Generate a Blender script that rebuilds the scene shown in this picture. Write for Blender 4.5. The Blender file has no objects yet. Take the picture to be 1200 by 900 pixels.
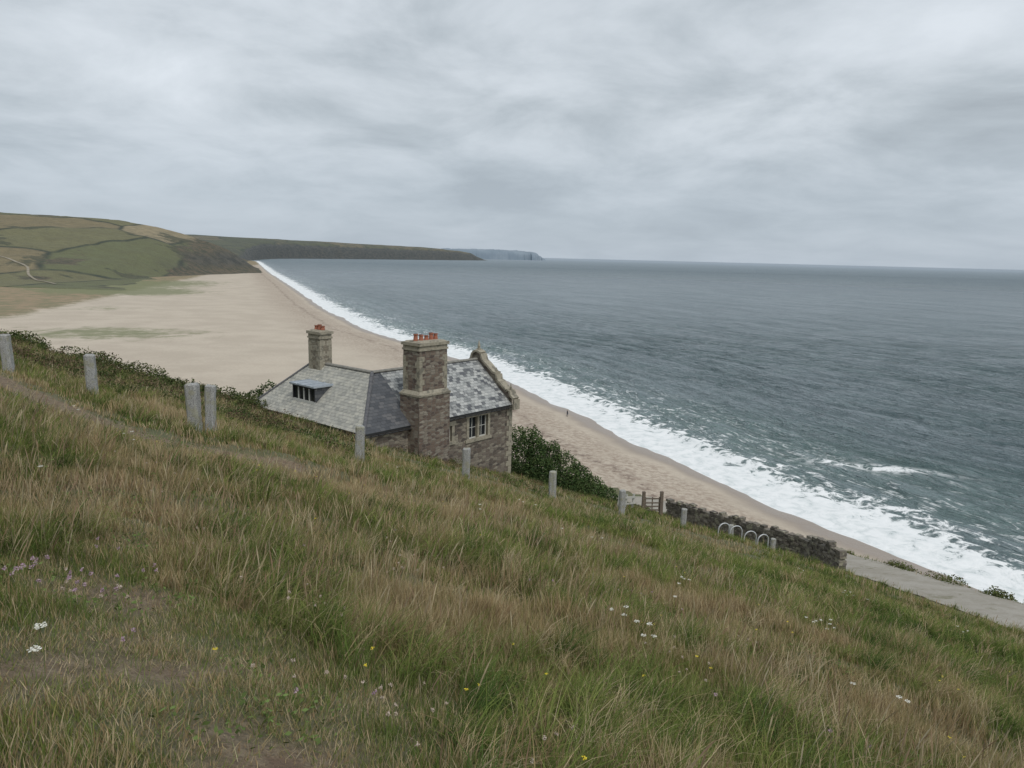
import bpy, math, numpy as np, random
from mathutils import Matrix, Vector
rng=np.random.default_rng(7); random.seed(7)
scene=bpy.context.scene
scene.view_settings.view_transform='Standard'
scene.view_settings.look='None'
scene.view_settings.exposure=0
H=38.0   # eye height above the sea

# ------------------------------------------------------------------ helpers
def vnoise(x,y,seed=0):
    x=np.asarray(x,float); y=np.asarray(y,float)
    xi=np.floor(x); yi=np.floor(y); fx=x-xi; fy=y-yi
    fx=fx*fx*(3-2*fx); fy=fy*fy*(3-2*fy)
    def h(a,b):
        v=np.sin(a*127.1+b*311.7+seed*74.7)*43758.5453
        return v-np.floor(v)
    return (h(xi,yi)*(1-fx)+h(xi+1,yi)*fx)*(1-fy)+(h(xi,yi+1)*(1-fx)+h(xi+1,yi+1)*fx)*fy
def fbm(x,y,seed=0,oct=4):
    s=0;a=.5;t=0
    for i in range(oct):
        s=s+a*vnoise(x*2**i+17.3*i,y*2**i-9.1*i,seed+i); t+=a; a*=.5
    return s/t
def sstep(a,b,x):
    t=np.clip((x-a)/(b-a),0,1); return t*t*(3-2*t)

class NT:
    def __init__(s,nt): s.nt=nt
    def n(s,typ,ins=None,**p):
        nd=s.nt.nodes.new(typ)
        for k,v in p.items(): setattr(nd,k,v)
        for k,v in (ins or {}).items():
            sk=nd.inputs[k]
            if isinstance(v,bpy.types.NodeSocket): s.nt.links.new(v,sk)
            else:
                if isinstance(v,tuple) and len(v)==3 and sk.type=='RGBA': v=v+(1,)
                sk.default_value=v
        return nd
    def M(s,op,a,b=0.0,c=None):
        i={0:a,1:b}
        if c is not None: i[2]=c
        return s.n('ShaderNodeMath',i,operation=op).outputs[0]
    def mix(s,f,a,b,bt='MIX'):
        return s.n('ShaderNodeMix',{0:f,6:a,7:b},data_type='RGBA',blend_type=bt).outputs[2]
    def mr(s,v,a,b,c=0.0,d=1.0,smooth=True):
        return s.n('ShaderNodeMapRange',{'Value':v,'From Min':a,'From Max':b,'To Min':c,'To Max':d},
                   interpolation_type='SMOOTHSTEP' if smooth else 'LINEAR').outputs[0]
    def noise(s,vec,scale,detail=3.0,rough=.5,dist=0.0):
        return s.n('ShaderNodeTexNoise',{'Vector':vec,'Scale':scale,'Detail':detail,'Roughness':rough,'Distortion':dist}).outputs[0]
    def pos(s): return s.n('ShaderNodeNewGeometry').outputs['Position']
    def attr(s,name): return s.n('ShaderNodeAttribute',attribute_name=name).outputs['Fac']
    def bump(s,h,strength,dist): return s.n('ShaderNodeBump',{'Height':h,'Strength':strength,'Distance':dist}).outputs[0]
    def scalev(s,v,sc): return s.n('ShaderNodeVectorMath',{0:v,1:sc},operation='MULTIPLY').outputs[0]
def newmat(name):
    m=bpy.data.materials.new(name); m.use_nodes=True; nt=m.node_tree
    nt.nodes.clear(); t=NT(nt); o=t.n('ShaderNodeOutputMaterial')
    def out(sh): nt.links.new(sh,o.inputs[0])
    return m,t,out
def principled(t,col,rough=.8,normal=None,**kw):
    i={'Base Color':col,'Roughness':rough}
    if normal is not None: i['Normal']=normal
    for k,v in kw.items(): i[k]=v
    return t.n('ShaderNodeBsdfPrincipled',i).outputs[0]
def simple(name,c1,c2,scale=8.0,rough=.8,bs=.4,bd=.01,metal=0.0,coord='pos',c3=None,s3=3.0):
    m,t,out=newmat(name)
    v=t.pos()
    n=t.noise(v,scale,5.0,.6)
    f=t.mr(n,.35,.65)
    col=t.mix(f,c1,c2)
    if c3 is not None:
        col=t.mix(t.mr(t.noise(v,s3,4.0,.6),.52,.62),col,c3)
    out(principled(t,col,rough,t.bump(n,bs,bd),Metallic=metal)); return m

def mesh_obj(name,verts,faces,mats=(),uv=None,midx=None,smooth=False,parent=None,link=True):
    me=bpy.data.meshes.new(name); me.from_pydata([tuple(v) for v in verts],[],[tuple(f) for f in faces]); 
    for m in mats: me.materials.append(m)
    if midx is not None: me.polygons.foreach_set('material_index',np.array(midx,dtype=np.int32))
    if uv is not None:
        l=me.uv_layers.new(name='UVMap'); l.data.foreach_set('uv',np.array(uv,dtype=np.float32).ravel())
    if smooth: me.polygons.foreach_set('use_smooth',np.ones(len(me.polygons),dtype=bool))
    me.update()
    ob=bpy.data.objects.new(name,me)
    if link: scene.collection.objects.link(ob)
    if parent: ob.parent=parent
    return ob
def raw_mesh(name,co,loops,starts,totals,mats,col=None):
    me=bpy.data.meshes.new(name)
    me.vertices.add(len(co)); me.vertices.foreach_set('co',co.astype(np.float32).ravel())
    me.loops.add(len(loops)); me.loops.foreach_set('vertex_index',loops.astype(np.int32))
    me.polygons.add(len(starts)); me.polygons.foreach_set('loop_start',starts.astype(np.int32)); me.polygons.foreach_set('loop_total',totals.astype(np.int32))
    for m in mats: me.materials.append(m)
    me.update(calc_edges=True)
    if col is not None:
        a=me.attributes.new('tint','FLOAT_COLOR','POINT'); c4=np.ones((len(co),4),dtype=np.float32); c4[:,:3]=col; a.data.foreach_set('color',c4.ravel())
    ob=bpy.data.objects.new(name,me); scene.collection.objects.link(ob); return ob
def grid_obj(name,X,Y,Z,mats,attrs=None,smooth=True):
    r,c=X.shape
    co=np.stack([X,Y,Z],-1).reshape(-1,3)
    idx=np.arange(r*c).reshape(r,c)
    q=np.stack([idx[:-1,:-1],idx[:-1,1:],idx[1:,1:],idx[1:,:-1]],-1).reshape(-1,4)
    a,b,d=co[q[0,0]],co[q[0,1]],co[q[0,3]]
    if np.cross(b-a,d-a)[2]<0: q=q[:,::-1]
    ob=raw_mesh(name,co,q.ravel(),np.arange(0,q.size,4),np.full(len(q),4),mats); me=ob.data
    me.polygons.foreach_set('use_smooth',np.full(len(me.polygons),smooth,dtype=bool))
    for k,v in (attrs or {}).items():
        at=me.attributes.new(k,'FLOAT','POINT'); at.data.foreach_set('value',v.ravel().astype(np.float32))
    return ob
class MB:   # multi-box mesh builder
    def __init__(s): s.v=[];s.f=[];s.m=[];s.uv=[]
    def poly(s,pts,m=0,uv=None):
        b=len(s.v); s.v+= [tuple(p) for p in pts]; s.f.append(tuple(range(b,b+len(pts)))); s.m.append(m)
        s.uv+= list(uv) if uv is not None else [(0,0)]*len(pts)
    def box(s,x0,x1,y0,y1,z0,z1,m=0,jit=0.0,top=None):
        P=[(x0,y0,z0),(x1,y0,z0),(x1,y1,z0),(x0,y1,z0),(x0,y0,z1),(x1,y0,z1),(x1,y1,z1),(x0,y1,z1)]
        if top:
            P[4:]=[(x0+top,y0+top,z1),(x1-top,y0+top,z1),(x1-top,y1-top,z1),(x0+top,y1-top,z1)]
        P=[tuple(c+random.uniform(-jit,jit) for c in p) for p in P]
        for q,ax in (((0,3,2,1),2),((4,5,6,7),2),((0,1,5,4),1),((1,2,6,5),0),((2,3,7,6),1),((3,0,4,7),0)):
            pts=[P[i] for i in q]
            if ax==2: uv=[(p[0],p[1]) for p in pts]
            elif ax==1: uv=[(p[0],p[2]) for p in pts]
            else: uv=[(p[1]+.37,p[2]) for p in pts]
            s.poly(pts,m,uv)
    def cyl(s,x,y,z0,z1,r0,r1,m=0,n=12,cap=True):
        for i in range(n):
            a0=2*math.pi*i/n;a1=2*math.pi*(i+1)/n
            s.poly([(x+r0*math.cos(a0),y+r0*math.sin(a0),z0),(x+r0*math.cos(a1),y+r0*math.sin(a1),z0),
                    (x+r1*math.cos(a1),y+r1*math.sin(a1),z1),(x+r1*math.cos(a0),y+r1*math.sin(a0),z1)],m)
        if cap: s.poly([(x+r1*math.cos(2*math.pi*i/n),y+r1*math.sin(2*math.pi*i/n),z1) for i in range(n)],m)
    def obj(s,name,mats,parent=None,link=True):
        return mesh_obj(name,s.v,s.f,mats,uv=s.uv,midx=s.m,parent=parent,link=link)

# ------------------------------------------------------------------ camera
cam=bpy.data.cameras.new('camera'); cam.sensor_width=36; cam.lens=26.1; cam.clip_start=.1; cam.clip_end=200000
co=bpy.data.objects.new('camera',cam); scene.collection.objects.link(co); scene.camera=co
co.matrix_world=Matrix.Translation((0,0,H))@Matrix.Rotation(math.radians(90-9.72),4,'X')@Matrix.Rotation(math.radians(1.43),4,'Z')

# ------------------------------------------------------------------ world
w=bpy.data.worlds.new('World'); scene.world=w; w.use_nodes=True; nt=w.node_tree; nt.nodes.clear(); t=NT(nt)
wo=t.n('ShaderNodeOutputWorld')
sunel,sunaz=math.radians(52),math.radians(150)   # azimuth clockwise from +Y
sky=t.n('ShaderNodeTexSky',sky_type='NISHITA'); sky.sun_disc=False; sky.sun_elevation=sunel; sky.sun_rotation=sunaz
bg1=t.n('ShaderNodeBackground',{'Color':sky.outputs[0],'Strength':.1})
g=t.n('ShaderNodeTexCoord').outputs['Generated']
sp=t.n('ShaderNodeSeparateXYZ',{0:g})
zc=t.M('MAXIMUM',sp.outputs[2],0.0)
zz=t.M('ADD',zc,.22)
cx=t.M('DIVIDE',sp.outputs[0],zz); cy=t.M('DIVIDE',sp.outputs[1],zz)
cv=t.n('ShaderNodeCombineXYZ',{0:cx,1:cy,2:0.0}).outputs[0]
n1=t.noise(cv,1.7,7.0,.58,.3)
n2=t.noise(t.n('ShaderNodeVectorMath',{0:cv,1:(9.1,4.6,0)},operation='ADD').outputs[0],.7,2.0,.5,.2)
nn=t.M('ADD',t.M('MULTIPLY',n1,.6),t.M('MULTIPLY',n2,.4))
cr=t.n('ShaderNodeValToRGB',{0:nn}); e=cr.color_ramp.elements
e[0].position=.35; e[0].color=(.385,.43,.47,1); e[1].position=.65; e[1].color=(.76,.815,.87,1)
x=e.new(.45); x.color=(.50,.555,.60,1); x=e.new(.54); x.color=(.635,.69,.74,1)
hz=t.mr(zc,0.0,.20,1.0,0.0)
cc=t.mix(t.M('MULTIPLY',hz,.75),cr.outputs[0],(.44,.51,.59))
bg2=t.n('ShaderNodeBackground',{'Color':cc,'Strength':1.0})
ms=t.n('ShaderNodeMixShader',{0:.94,1:bg1.outputs[0],2:bg2.outputs[0]})
nt.links.new(ms.outputs[0],wo.inputs[0])
sl=bpy.data.lights.new('sun','SUN'); sl.energy=1.5; sl.angle=math.radians(25); sl.color=(1,.96,.9)
so=bpy.data.objects.new('sun',sl); scene.collection.objects.link(so)
sd=Vector((math.sin(sunaz)*math.cos(sunel),math.cos(sunaz)*math.cos(sunel),math.sin(sunel)))
so.rotation_euler=sd.to_track_quat('Z','Y').to_euler(); so.location=(0,0,120)

# ------------------------------------------------------------------ shoreline
SY=np.array([-600,-300,0,60,84,97,108,127,150,174,198,225,267,300,366,505,833,1300,2710,4000,9000,80000.])
SX=np.array([290,190,95,68,58,48.5,44.5,36.5,26,18.6,9.3,0,-17,-34,-72,-129,-250,-425,-934,-2600,-6000,-60000.])
_fy=np.arange(-600,3000,2.0); _fx=np.interp(_fy,SY,SX)
k=np.hanning(21);k/=k.sum(); _fs=np.convolve(np.pad(_fx,10,mode='edge'),k,'valid')
_fs[:12]=_fx[:12]; _fs[-12:]=_fx[-12:]
def xs(y):
    y=np.asarray(y,float)
    return np.where(y<2980,np.interp(y,_fy,_fs),np.interp(y,SY,SX))
def slopecos(y):
    dx=(xs(y+4)-xs(y-4))/8; return 1/np.sqrt(1+dx*dx)
def growth(a,step,n,f,limit):
    r=[];v=a;s=step
    while len(r)<n and v<limit:
        r.append(v); v+=s; s*=f
    r.append(limit); return r

# ------------------------------------------------------------------ sea
m_sea,t,out=newmat('sea_water')
P=t.pos(); d=t.attr('shore'); dist=t.n('ShaderNodeVectorMath',{0:P},operation='LENGTH').outputs['Value']
sy=t.n('ShaderNodeSeparateXYZ',{0:P}).outputs[1]
SV=t.n('ShaderNodeCombineXYZ',{0:d,1:sy,2:0.0}).outputs[0]      # shore-aligned coordinates
wob=t.M('MULTIPLY',t.M('SUBTRACT',t.noise(P,.05,3.0,.6),.5),22.0)
de=t.M('ADD',d,wob)
lace=t.noise(P,.42,5.0,.68,.6)
thr=t.mr(de,3.0,25.0,.20,.76,False)
foam=t.mr(t.M('SUBTRACT',lace,thr),-.04,.08)
foam=t.M('MULTIPLY',foam,t.mr(de,19.0,30.0,1.0,0.0))
st=t.noise(t.scalev(SV,(.22,.05,0)),1.0,4.0,.6,1.2)
streak=t.M('MULTIPLY',t.mr(t.M('ABSOLUTE',t.M('SUBTRACT',st,.5)),0.0,.026,1.0,0.0),t.mr(de,16.0,52.0,.85,0.0))
streak=t.M('MULTIPLY',streak,t.mr(lace,.42,.58))
patch=t.M('MULTIPLY',t.attr('patch'),t.mr(lace,.42,.56))
cap=t.mr(t.noise(t.scalev(SV,(.26,.12,0)),1.0,6.0,.7),.70,.735)
foam=t.M('MAXIMUM',t.M('MAXIMUM',foam,streak),t.M('MAXIMUM',patch,t.M('MULTIPLY',cap,.6)))
near=t.mr(d,8.0,75.0,0.0,1.0)
w1=t.noise(t.scalev(SV,(.75,.34,0)),1.0,4.0,.68,.5)
w2=t.noise(t.scalev(SV,(.17,.06,0)),1.0,5.0,.66,.6)
w3=t.noise(t.scalev(SV,(.030,.010,0)),1.0,6.0,.70,.4)
c0=t.mix(near,(.14,.215,.20),(.045,.085,.092))
c0=t.mix(t.mr(w2,.42,.66,0,.6),c0,(.125,.185,.185))
c0=t.mix(t.mr(w1,.48,.70,0,.35),c0,(.15,.205,.205))
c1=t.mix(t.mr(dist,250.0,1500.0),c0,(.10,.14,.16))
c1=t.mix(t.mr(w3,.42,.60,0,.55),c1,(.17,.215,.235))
c1=t.mix(t.mr(dist,900.0,14000.0,smooth=False),c1,(.28,.335,.395))  # distance haze painted into the sea colour, paler away from the origin
big=t.noise(t.scalev(P,(.004,.014,0)),1.0,4.0,.55)
c1=t.mix(t.mr(big,.3,.7,0,.3),c1,(.17,.21,.225))
hh=t.M('ADD',t.M('ADD',t.M('MULTIPLY',w1,1.3),t.M('MULTIPLY',w2,5.2)),t.M('MULTIPLY',w3,14.0))
nb=t.bump(hh,t.mr(dist,200.0,6000.0,1.0,.5),1.0)
rough=t.mr(dist,80.0,3000.0,.10,.45)
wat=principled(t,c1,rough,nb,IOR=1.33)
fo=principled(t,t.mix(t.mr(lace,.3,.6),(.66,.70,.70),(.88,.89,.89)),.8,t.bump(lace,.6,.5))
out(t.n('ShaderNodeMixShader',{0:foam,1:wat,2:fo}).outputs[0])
ys=list(np.arange(50,330,1.0)); ys=[-600,-300,-100,0,30]+ys+growth(330,1.6,400,1.045,90000)
ds=[-10,-6,-4,-2,-1]+list(np.arange(0,110,.9))+growth(110,1.3,400,1.055,150000)
ys=np.array(ys,float); ds=np.array(ds,float)
DD,YY=np.meshgrid(ds,ys); XX=xs(YY)+DD; sc_=slopecos(YY); dp=DD*sc_
fade=sstep(1,18,dp)*(1-sstep(350,900,np.hypot(XX,YY)))
ph=dp*2*math.pi/11+3*fbm(XX/30,YY/30,3)*2
Z=fade*(.30*np.sin(ph)*(.4+1.2*fbm(XX/18,YY/18,13))+.6*(fbm(dp/4.5,YY/9,5)-.5)+.4*(fbm(dp/2.0,YY/3.2,8,2)-.5))
crest=np.exp(-((dp-14-6*(fbm(XX/22,YY/22,9)-.5))/1.8)**2)*1.0*sstep(.35,.6,fbm(XX/28,YY/28,11))*(np.hypot(XX,YY)<500)
Z=Z+crest
ux,uy=XX-71,YY-137; al=math.radians(-22); pu=ux*math.cos(al)+uy*math.sin(al); pv=-ux*math.sin(al)+uy*math.cos(al)
patch=np.exp(-((pu/10)**2+(pv/1.8)**2))*1.2+np.exp(-(((pu+8)/4)**2+((pv+1.2)/1.8)**2))
grid_obj('sea',XX,YY,Z,[m_sea],{'shore':dp,'patch':np.clip(patch,0,1)})

# ------------------------------------------------------------------ beach
m_sand,t,out=newmat('sand')
P=t.pos(); d=t.attr('shore')
nA=t.noise(P,.06,5.0,.6); nB=t.noise(P,1.3,5.0,.7)
col=t.mix(t.mr(nA,.35,.65),(.56,.485,.39),(.49,.42,.335))
col=t.mix(t.mr(nB,.35,.75,0,.4),col,(.38,.31,.245))
dw=t.M('ADD',d,t.M('MULTIPLY',t.M('SUBTRACT',t.noise(P,.05,3.0,.6),.5),9.0))
band=t.M('MULTIPLY',t.mr(dw,-45.0,-22.0),t.mr(dw,-10.0,-5.0,1.0,0.0))
col=t.mix(t.M('MULTIPLY',band,t.mr(t.noise(P,.9,6.0,.75),.40,.60,0,.7)),col,(.29,.215,.165))
wr=t.mr(t.M('ABSOLUTE',t.M('ADD',dw,17.0)),0.0,2.2,1.0,0.0)
col=t.mix(t.M('MULTIPLY',wr,t.mr(t.noise(P,.5,5.0,.7),.45,.6,0,.8)),col,(.16,.11,.085))
col=t.mix(t.mr(dw,-7.0,-2.5,0,.85),col,(.28,.22,.175))
vg=t.attr('veg'); br=t.attr('brown')
vn=t.noise(P,.12,6.0,.7)
col=t.mix(t.mr(t.M('ADD',br,t.M('MULTIPLY',t.M('SUBTRACT',vn,.5),1.3)),.35,.85,0,.9),col,t.mix(t.mr(vn,.4,.6),(.29,.205,.12),(.17,.155,.075)))
col=t.mix(t.mr(t.M('ADD',vg,t.M('MULTIPLY',t.M('SUBTRACT',vn,.5),1.5)),.35,.80,0,.82),col,(.175,.19,.09))
out(principled(t,col,t.mr(dw,-7.0,-2.0,.95,.35),t.bump(t.noise(P,.8,6.0,.7),.7,.25)))
ys=np.array([-600,-200,0,30]+list(np.arange(50,340,1.6))+growth(340,2,400,1.03,2750)); 
ds=np.array(list(reversed([0-v for v in growth(60,1.5,200,1.05,1400)]))+list(np.arange(-59,30,.9)))
DD,YY=np.meshgrid(ds,ys); XX=xs(YY)+DD; dp=DD*slopecos(YY)
Z=np.where(dp>0,-.1*dp,3.4*(1-np.exp(np.minimum(dp,0)/26)))
Z=Z+(fbm(XX/14,YY/14,2)-.5)*.4*sstep(40,0,np.abs(dp))+(fbm(XX/6,YY/6,4,3)-.5)*.22+ (fbm(XX/60,YY/60,6)-.5)*1.2*sstep(-20,-60,dp)
def blob(cx,cy,rx,ry): return np.exp(-(((XX-cx)/rx)**2+((YY-cy)/ry)**2))
veg=np.clip(1.0*blob(-305,590,65,55)+.75*blob(-164,300,48,32)+.5*blob(-230,420,30,30)+1.0*blob(-360,720,75,130),0,1)
lim=-262-.27*(YY-470)
brown=sstep(15,-30,XX-lim)*sstep(300,380,YY)
grid_obj('sand_beach',XX,YY,Z,[m_sand],{'shore':dp,'veg':veg,'brown':brown})

# ------------------------------------------------------------------ distant hills
def fieldmat(name,sc,hz,hc,seed=0.0,hedge=.03,wild=.6,dark=1.0):
    m,t,out=newmat(name)
    P=t.pos(); V=t.n('ShaderNodeVectorMath',{0:t.scalev(P,sc),1:(seed,seed*.7,0)},operation='ADD').outputs[0]
    Vd=t.n('ShaderNodeVectorMath',{0:V,1:t.scalev(t.n('ShaderNodeTexNoise',{'Vector':V,'Scale':.8,'Detail':2.0}).outputs[1],(.5,.5,0))},operation='ADD').outputs[0]
    vo=t.n('ShaderNodeTexVoronoi',{'Vector':Vd,'Scale':1.0,'Randomness':.85},voronoi_dimensions='2D')
    ve=t.n('ShaderNodeTexVoronoi',{'Vector':Vd,'Scale':1.0,'Randomness':.85},voronoi_dimensions='2D',feature='DISTANCE_TO_EDGE')
    r=t.n('ShaderNodeSeparateColor',{0:vo.outputs['Color']}).outputs[0]
    cr=t.n('ShaderNodeValToRGB',{0:r}); cr.color_ramp.interpolation='CONSTANT'; e=cr.color_ramp.elements
    def dk(c): return tuple(v*dark for v in c)
    e[0].position=0;e[0].color=dk((.14,.15,.065))+(1,); e[1].position=.2;e[1].color=dk((.28,.22,.12))+(1,)
    for p,c in ((.36,(.18,.17,.08)),(.50,(.24,.19,.10)),(.64,(.115,.13,.055)),(.78,(.34,.275,.165))):
        x=e.new(p); x.color=dk(c)+(1,)
    n=t.noise(P,.03,5.0,.7); n2=t.noise(P,.012,5.0,.65); n3=t.noise(P,.10,5.0,.75)
    col=t.mix(t.mr(n,.3,.75,0,.35),cr.outputs[0],(.11,.095,.05))
    col=t.mix(t.mr(n3,.42,.62,0,.35),col,(.095,.088,.045))
    hn=t.mr(t.noise(P,.02,3.0,.6),.3,.5,.3,1.0)
    col=t.mix(t.M('MULTIPLY',t.mr(t.M('ADD',ve.outputs['Distance'],t.M('MULTIPLY',t.M('SUBTRACT',n3,.5),.05)),0.0,hedge,1.0,0.0),hn),col,(.032,.04,.023))
    col=t.mix(t.mr(n2,wild,wild+.05,0,.85),col,t.mix(t.mr(n3,.4,.6),(.045,.052,.028),(.085,.08,.042)))
    nz=t.n('ShaderNodeSeparateXYZ',{0:t.n('ShaderNodeNewGeometry').outputs['Normal']}).outputs[2]
    sc2=t.attr('scrub')
    col=t.mix(t.mr(t.M('ADD',sc2,t.M('MULTIPLY',t.M('SUBTRACT',n,.5),.9)),.45,.7),col,t.mix(t.mr(n3,.4,.6),(.13,.10,.06),(.055,.056,.032)))
    col=t.mix(t.mr(nz,.90,.76),col,t.mix(t.mr(t.noise(t.scalev(P,(.05,.05,.15)),1.0,6.0,.7),.4,.6),(.04,.042,.036),(.095,.088,.072)))
    col=t.mix(hz,col,hc)  # aerial haze blended into the base colour, fixed amount per hill
    out(principled(t,col,.95,t.bump(t.M('ADD',n,n3),.8,5.0))); return m
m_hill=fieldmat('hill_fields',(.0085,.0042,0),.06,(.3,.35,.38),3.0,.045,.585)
xsv=np.arange(-2600,-250,10.0); ysv=np.concatenate([np.arange(440,1500,8.0),np.arange(1500,2720,30)])
XX,YY=np.meshgrid(xsv,ysv)
edge=xs(YY)-14
ins=np.maximum(edge-XX,0)
xe=XX*1250/np.maximum(YY,1250)
A=np.interp(-xe,[400,436,455,475,525,595,670,850,1300,2600],[0,10,25,40,58,73,83,89,95,97])
S=sstep(560,1250,YY+60*(fbm(XX/160,YY/160,21)-.5)-.12*(XX+434))
S=.75*S+.25*sstep(560,900,YY)
S=S*(1-.8*sstep(1330,1800,YY))
far=np.minimum(ins*.3,60)*sstep(1900,2600,YY)
Z=-2+A*S+(fbm(XX/90,YY/90,22)-.5)*12*sstep(0,40,A*S)+(fbm(XX/25,YY/25,23)-.5)*4*sstep(3,20,A*S)
Z=np.maximum(Z,-2+far)
Z=Z*sstep(-8,10,ins)-4*(1-sstep(-8,10,ins))
Z=np.maximum(Z,np.where((ins>130)&(YY>600)&(YY<1200),3.2+ (ins-130)*.01,-4))
scrub=np.clip(sstep(170,70,ins)*sstep(860,1040,YY)+sstep(.62,.70,fbm(XX/70,YY/110,25))*.7,0,1)
HX,HY,HZ=xsv,ysv,Z
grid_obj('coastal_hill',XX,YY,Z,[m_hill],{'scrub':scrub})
def hillz(x,y):
    i=np.clip((x-HX[0])/10,0,len(HX)-2); j=np.interp(y,HY,np.arange(len(HY))); i0=int(i); j0=min(int(j),len(HY)-2); fx=i-i0; fy=j-j0
    return (HZ[j0,i0]*(1-fx)+HZ[j0,i0+1]*fx)*(1-fy)+(HZ[j0+1,i0]*(1-fx)+HZ[j0+1,i0+1]*fx)*fy
m_farm=simple('farm_track_gravel',(.34,.30,.24),(.25,.22,.16),.2,.95)
pts=[(-405,660),(-440,700),(-478,735),(-500,770),(-545,800),(-620,830),(-700,870),(-800,920)]
pp=np.array(pts,float); si=np.linspace(0,1,len(pp)); s=np.linspace(0,1,120)
cx_=np.interp(s,si,pp[:,0]);cy_=np.interp(s,si,pp[:,1]); kk=np.hanning(15);kk/=kk.sum()
cx_=np.convolve(np.pad(cx_,7,mode='edge'),kk,'valid');cy_=np.convolve(np.pad(cy_,7,mode='edge'),kk,'valid')
tx=np.gradient(cx_);ty=np.gradient(cy_);l=np.hypot(tx,ty)
X2=np.stack([cx_-ty/l*1.2*k for k in (-1,0,1)]);Y2=np.stack([cy_+tx/l*1.2*k for k in (-1,0,1)])
Z2=np.array([[hillz(a,b)+.5 for a,b in zip(r1,r2)] for r1,r2 in zip(X2,Y2)])
grid_obj('farm_track',X2,Y2,Z2,[m_farm])

def headland(name,pts,depth,mat,tops,seed,dirv,prof=None):
    pts=np.array(pts,float); n=300
    s=np.linspace(0,1,n); si=np.linspace(0,1,len(pts))
    cx=np.interp(s,si,pts[:,0]); cy=np.interp(s,si,pts[:,1]); tp=np.interp(s,si,tops)
    cx=cx+ (fbm(s*26,s*0,seed)-.5)*70*np.sin(np.pi*s)
    cy=cy+(fbm(s*22,s*0+3,seed)-.5)*100
    prof=prof or [(-30,-5),(0,0),(14,.22),(30,.5),(55,.70),(140,.82),(330,.93),(600,1.0),(depth,1.02),(depth+200,-.1)]
    X=[];Y=[];Z=[]
    for dd,hh in prof:
        r=(fbm(s*40+dd*.01,s*0+dd*.01,seed+5)-.5)
        X.append(cx+dirv[0]*dd+r*20); Y.append(cy+dirv[1]*dd)
        Z.append(hh*10+r*0 if hh<0 else hh*tp*(1+ r*.12*min(1,hh*3)))
    X=np.array(X);Y=np.array(Y);Z=np.array(Z)
    grid_obj(name,X,Y,Z,[mat],{'scrub':X*0+.2})
m_h2=fieldmat('far_headland_fields',(.0035,.0018,0),.15,(.24,.29,.33),9.0,.03,.50,.62)
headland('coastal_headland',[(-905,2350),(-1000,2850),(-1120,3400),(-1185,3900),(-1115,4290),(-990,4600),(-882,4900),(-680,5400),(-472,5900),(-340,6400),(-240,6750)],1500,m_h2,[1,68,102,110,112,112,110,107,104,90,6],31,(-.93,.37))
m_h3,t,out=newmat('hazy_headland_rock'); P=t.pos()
out(principled(t,t.mix(t.mr(t.noise(P,.004,4.0,.6),.4,.6),(.20,.25,.30),(.24,.29,.34)),1.0))  # pale blue-grey base colour has the distance haze painted in
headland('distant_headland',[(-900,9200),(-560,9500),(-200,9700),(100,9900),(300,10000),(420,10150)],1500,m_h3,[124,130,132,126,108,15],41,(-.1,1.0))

# ------------------------------------------------------------------ hillside terrain
TY=[-60,0,10,20,27,33,39,45,52,60,90]; TX=[36.3,25.3,23.6,21.8,20.7,20.4,20.0,18.8,15.4,11.2,-4]
THW=1.75; TRAISE=.62
def trackx(y): return np.interp(y,TY,TX)
def plane(x,y): return H-1.6-.254*x-.268*y
def trackz(x,y): return plane(trackx(y),y)+TRAISE+.02*(x-trackx(y))
def drop(x,y):
    xc=trackx(y)+2.5
    yc=np.interp(x,[-120,-80,-31,-20,-14,0,14,40],[78,66,47,46,51,55,55,55])
    d1=x-xc; d2=y-yc
    k=1.2
    return np.logaddexp(0,np.logaddexp(d1/k,d2/k))*k
def pathdist(x,y,px,py):
    m=np.full_like(x,1e9)
    for i in range(len(px)-1):
        ax,ay,bx,by=px[i],py[i],px[i+1],py[i+1]
        tt=np.clip(((x-ax)*(bx-ax)+(y-ay)*(by-ay))/((bx-ax)**2+(by-ay)**2),0,1)
        m=np.minimum(m,np.hypot(x-ax-tt*(bx-ax),y-ay-tt*(by-ay)))
    return m
P1=([-17,-14,-11.7,-9.2,-7.2,-5.7,-4.6],[20.5,18.5,16.7,14.7,13.8,13.9,14.6])
P2=([-1.0,-1.9,-2.6,-3.3,-4.3,-5.6,-6.9],[2.6,3.7,4.8,6.3,8.4,11.0,13.6])
def wornmask(x,y):
    x=np.asarray(x,float);y=np.asarray(y,float)
    d1=pathdist(x,y,*P1); d2=pathdist(x,y,*P2)
    m=np.maximum(.95*np.exp(-(d1/.6)**2),.30*np.exp(-(d2/.4)**2))
    for cx_,cy_,r,s in ((-1.9,3.6,.8,.62),(-2.7,4.8,.6,.55),(-1.0,2.9,.7,.6),(-.7,3.9,.45,.4),(-2.2,3.0,.5,.5)):
        m=np.maximum(m,s*np.exp(-(((x-cx_)/r)**2+((y-cy_)/r)**2)))
    m=m*(.1+1.7*fbm(x*2.2,y*2.2,51))
    return np.clip(m,0,1)
def shortmask(x,y):
    d1=pathdist(x,y,*P1); d2=pathdist(x,y,*P2)
    return np.clip(np.exp(-(d1/1.4)**2)+.45*np.exp(-(d2/.8)**2)+.65*np.exp(-(((x+1.7)/1.8)**2+((y-3.5)/1.4)**2)),0,1)
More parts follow.
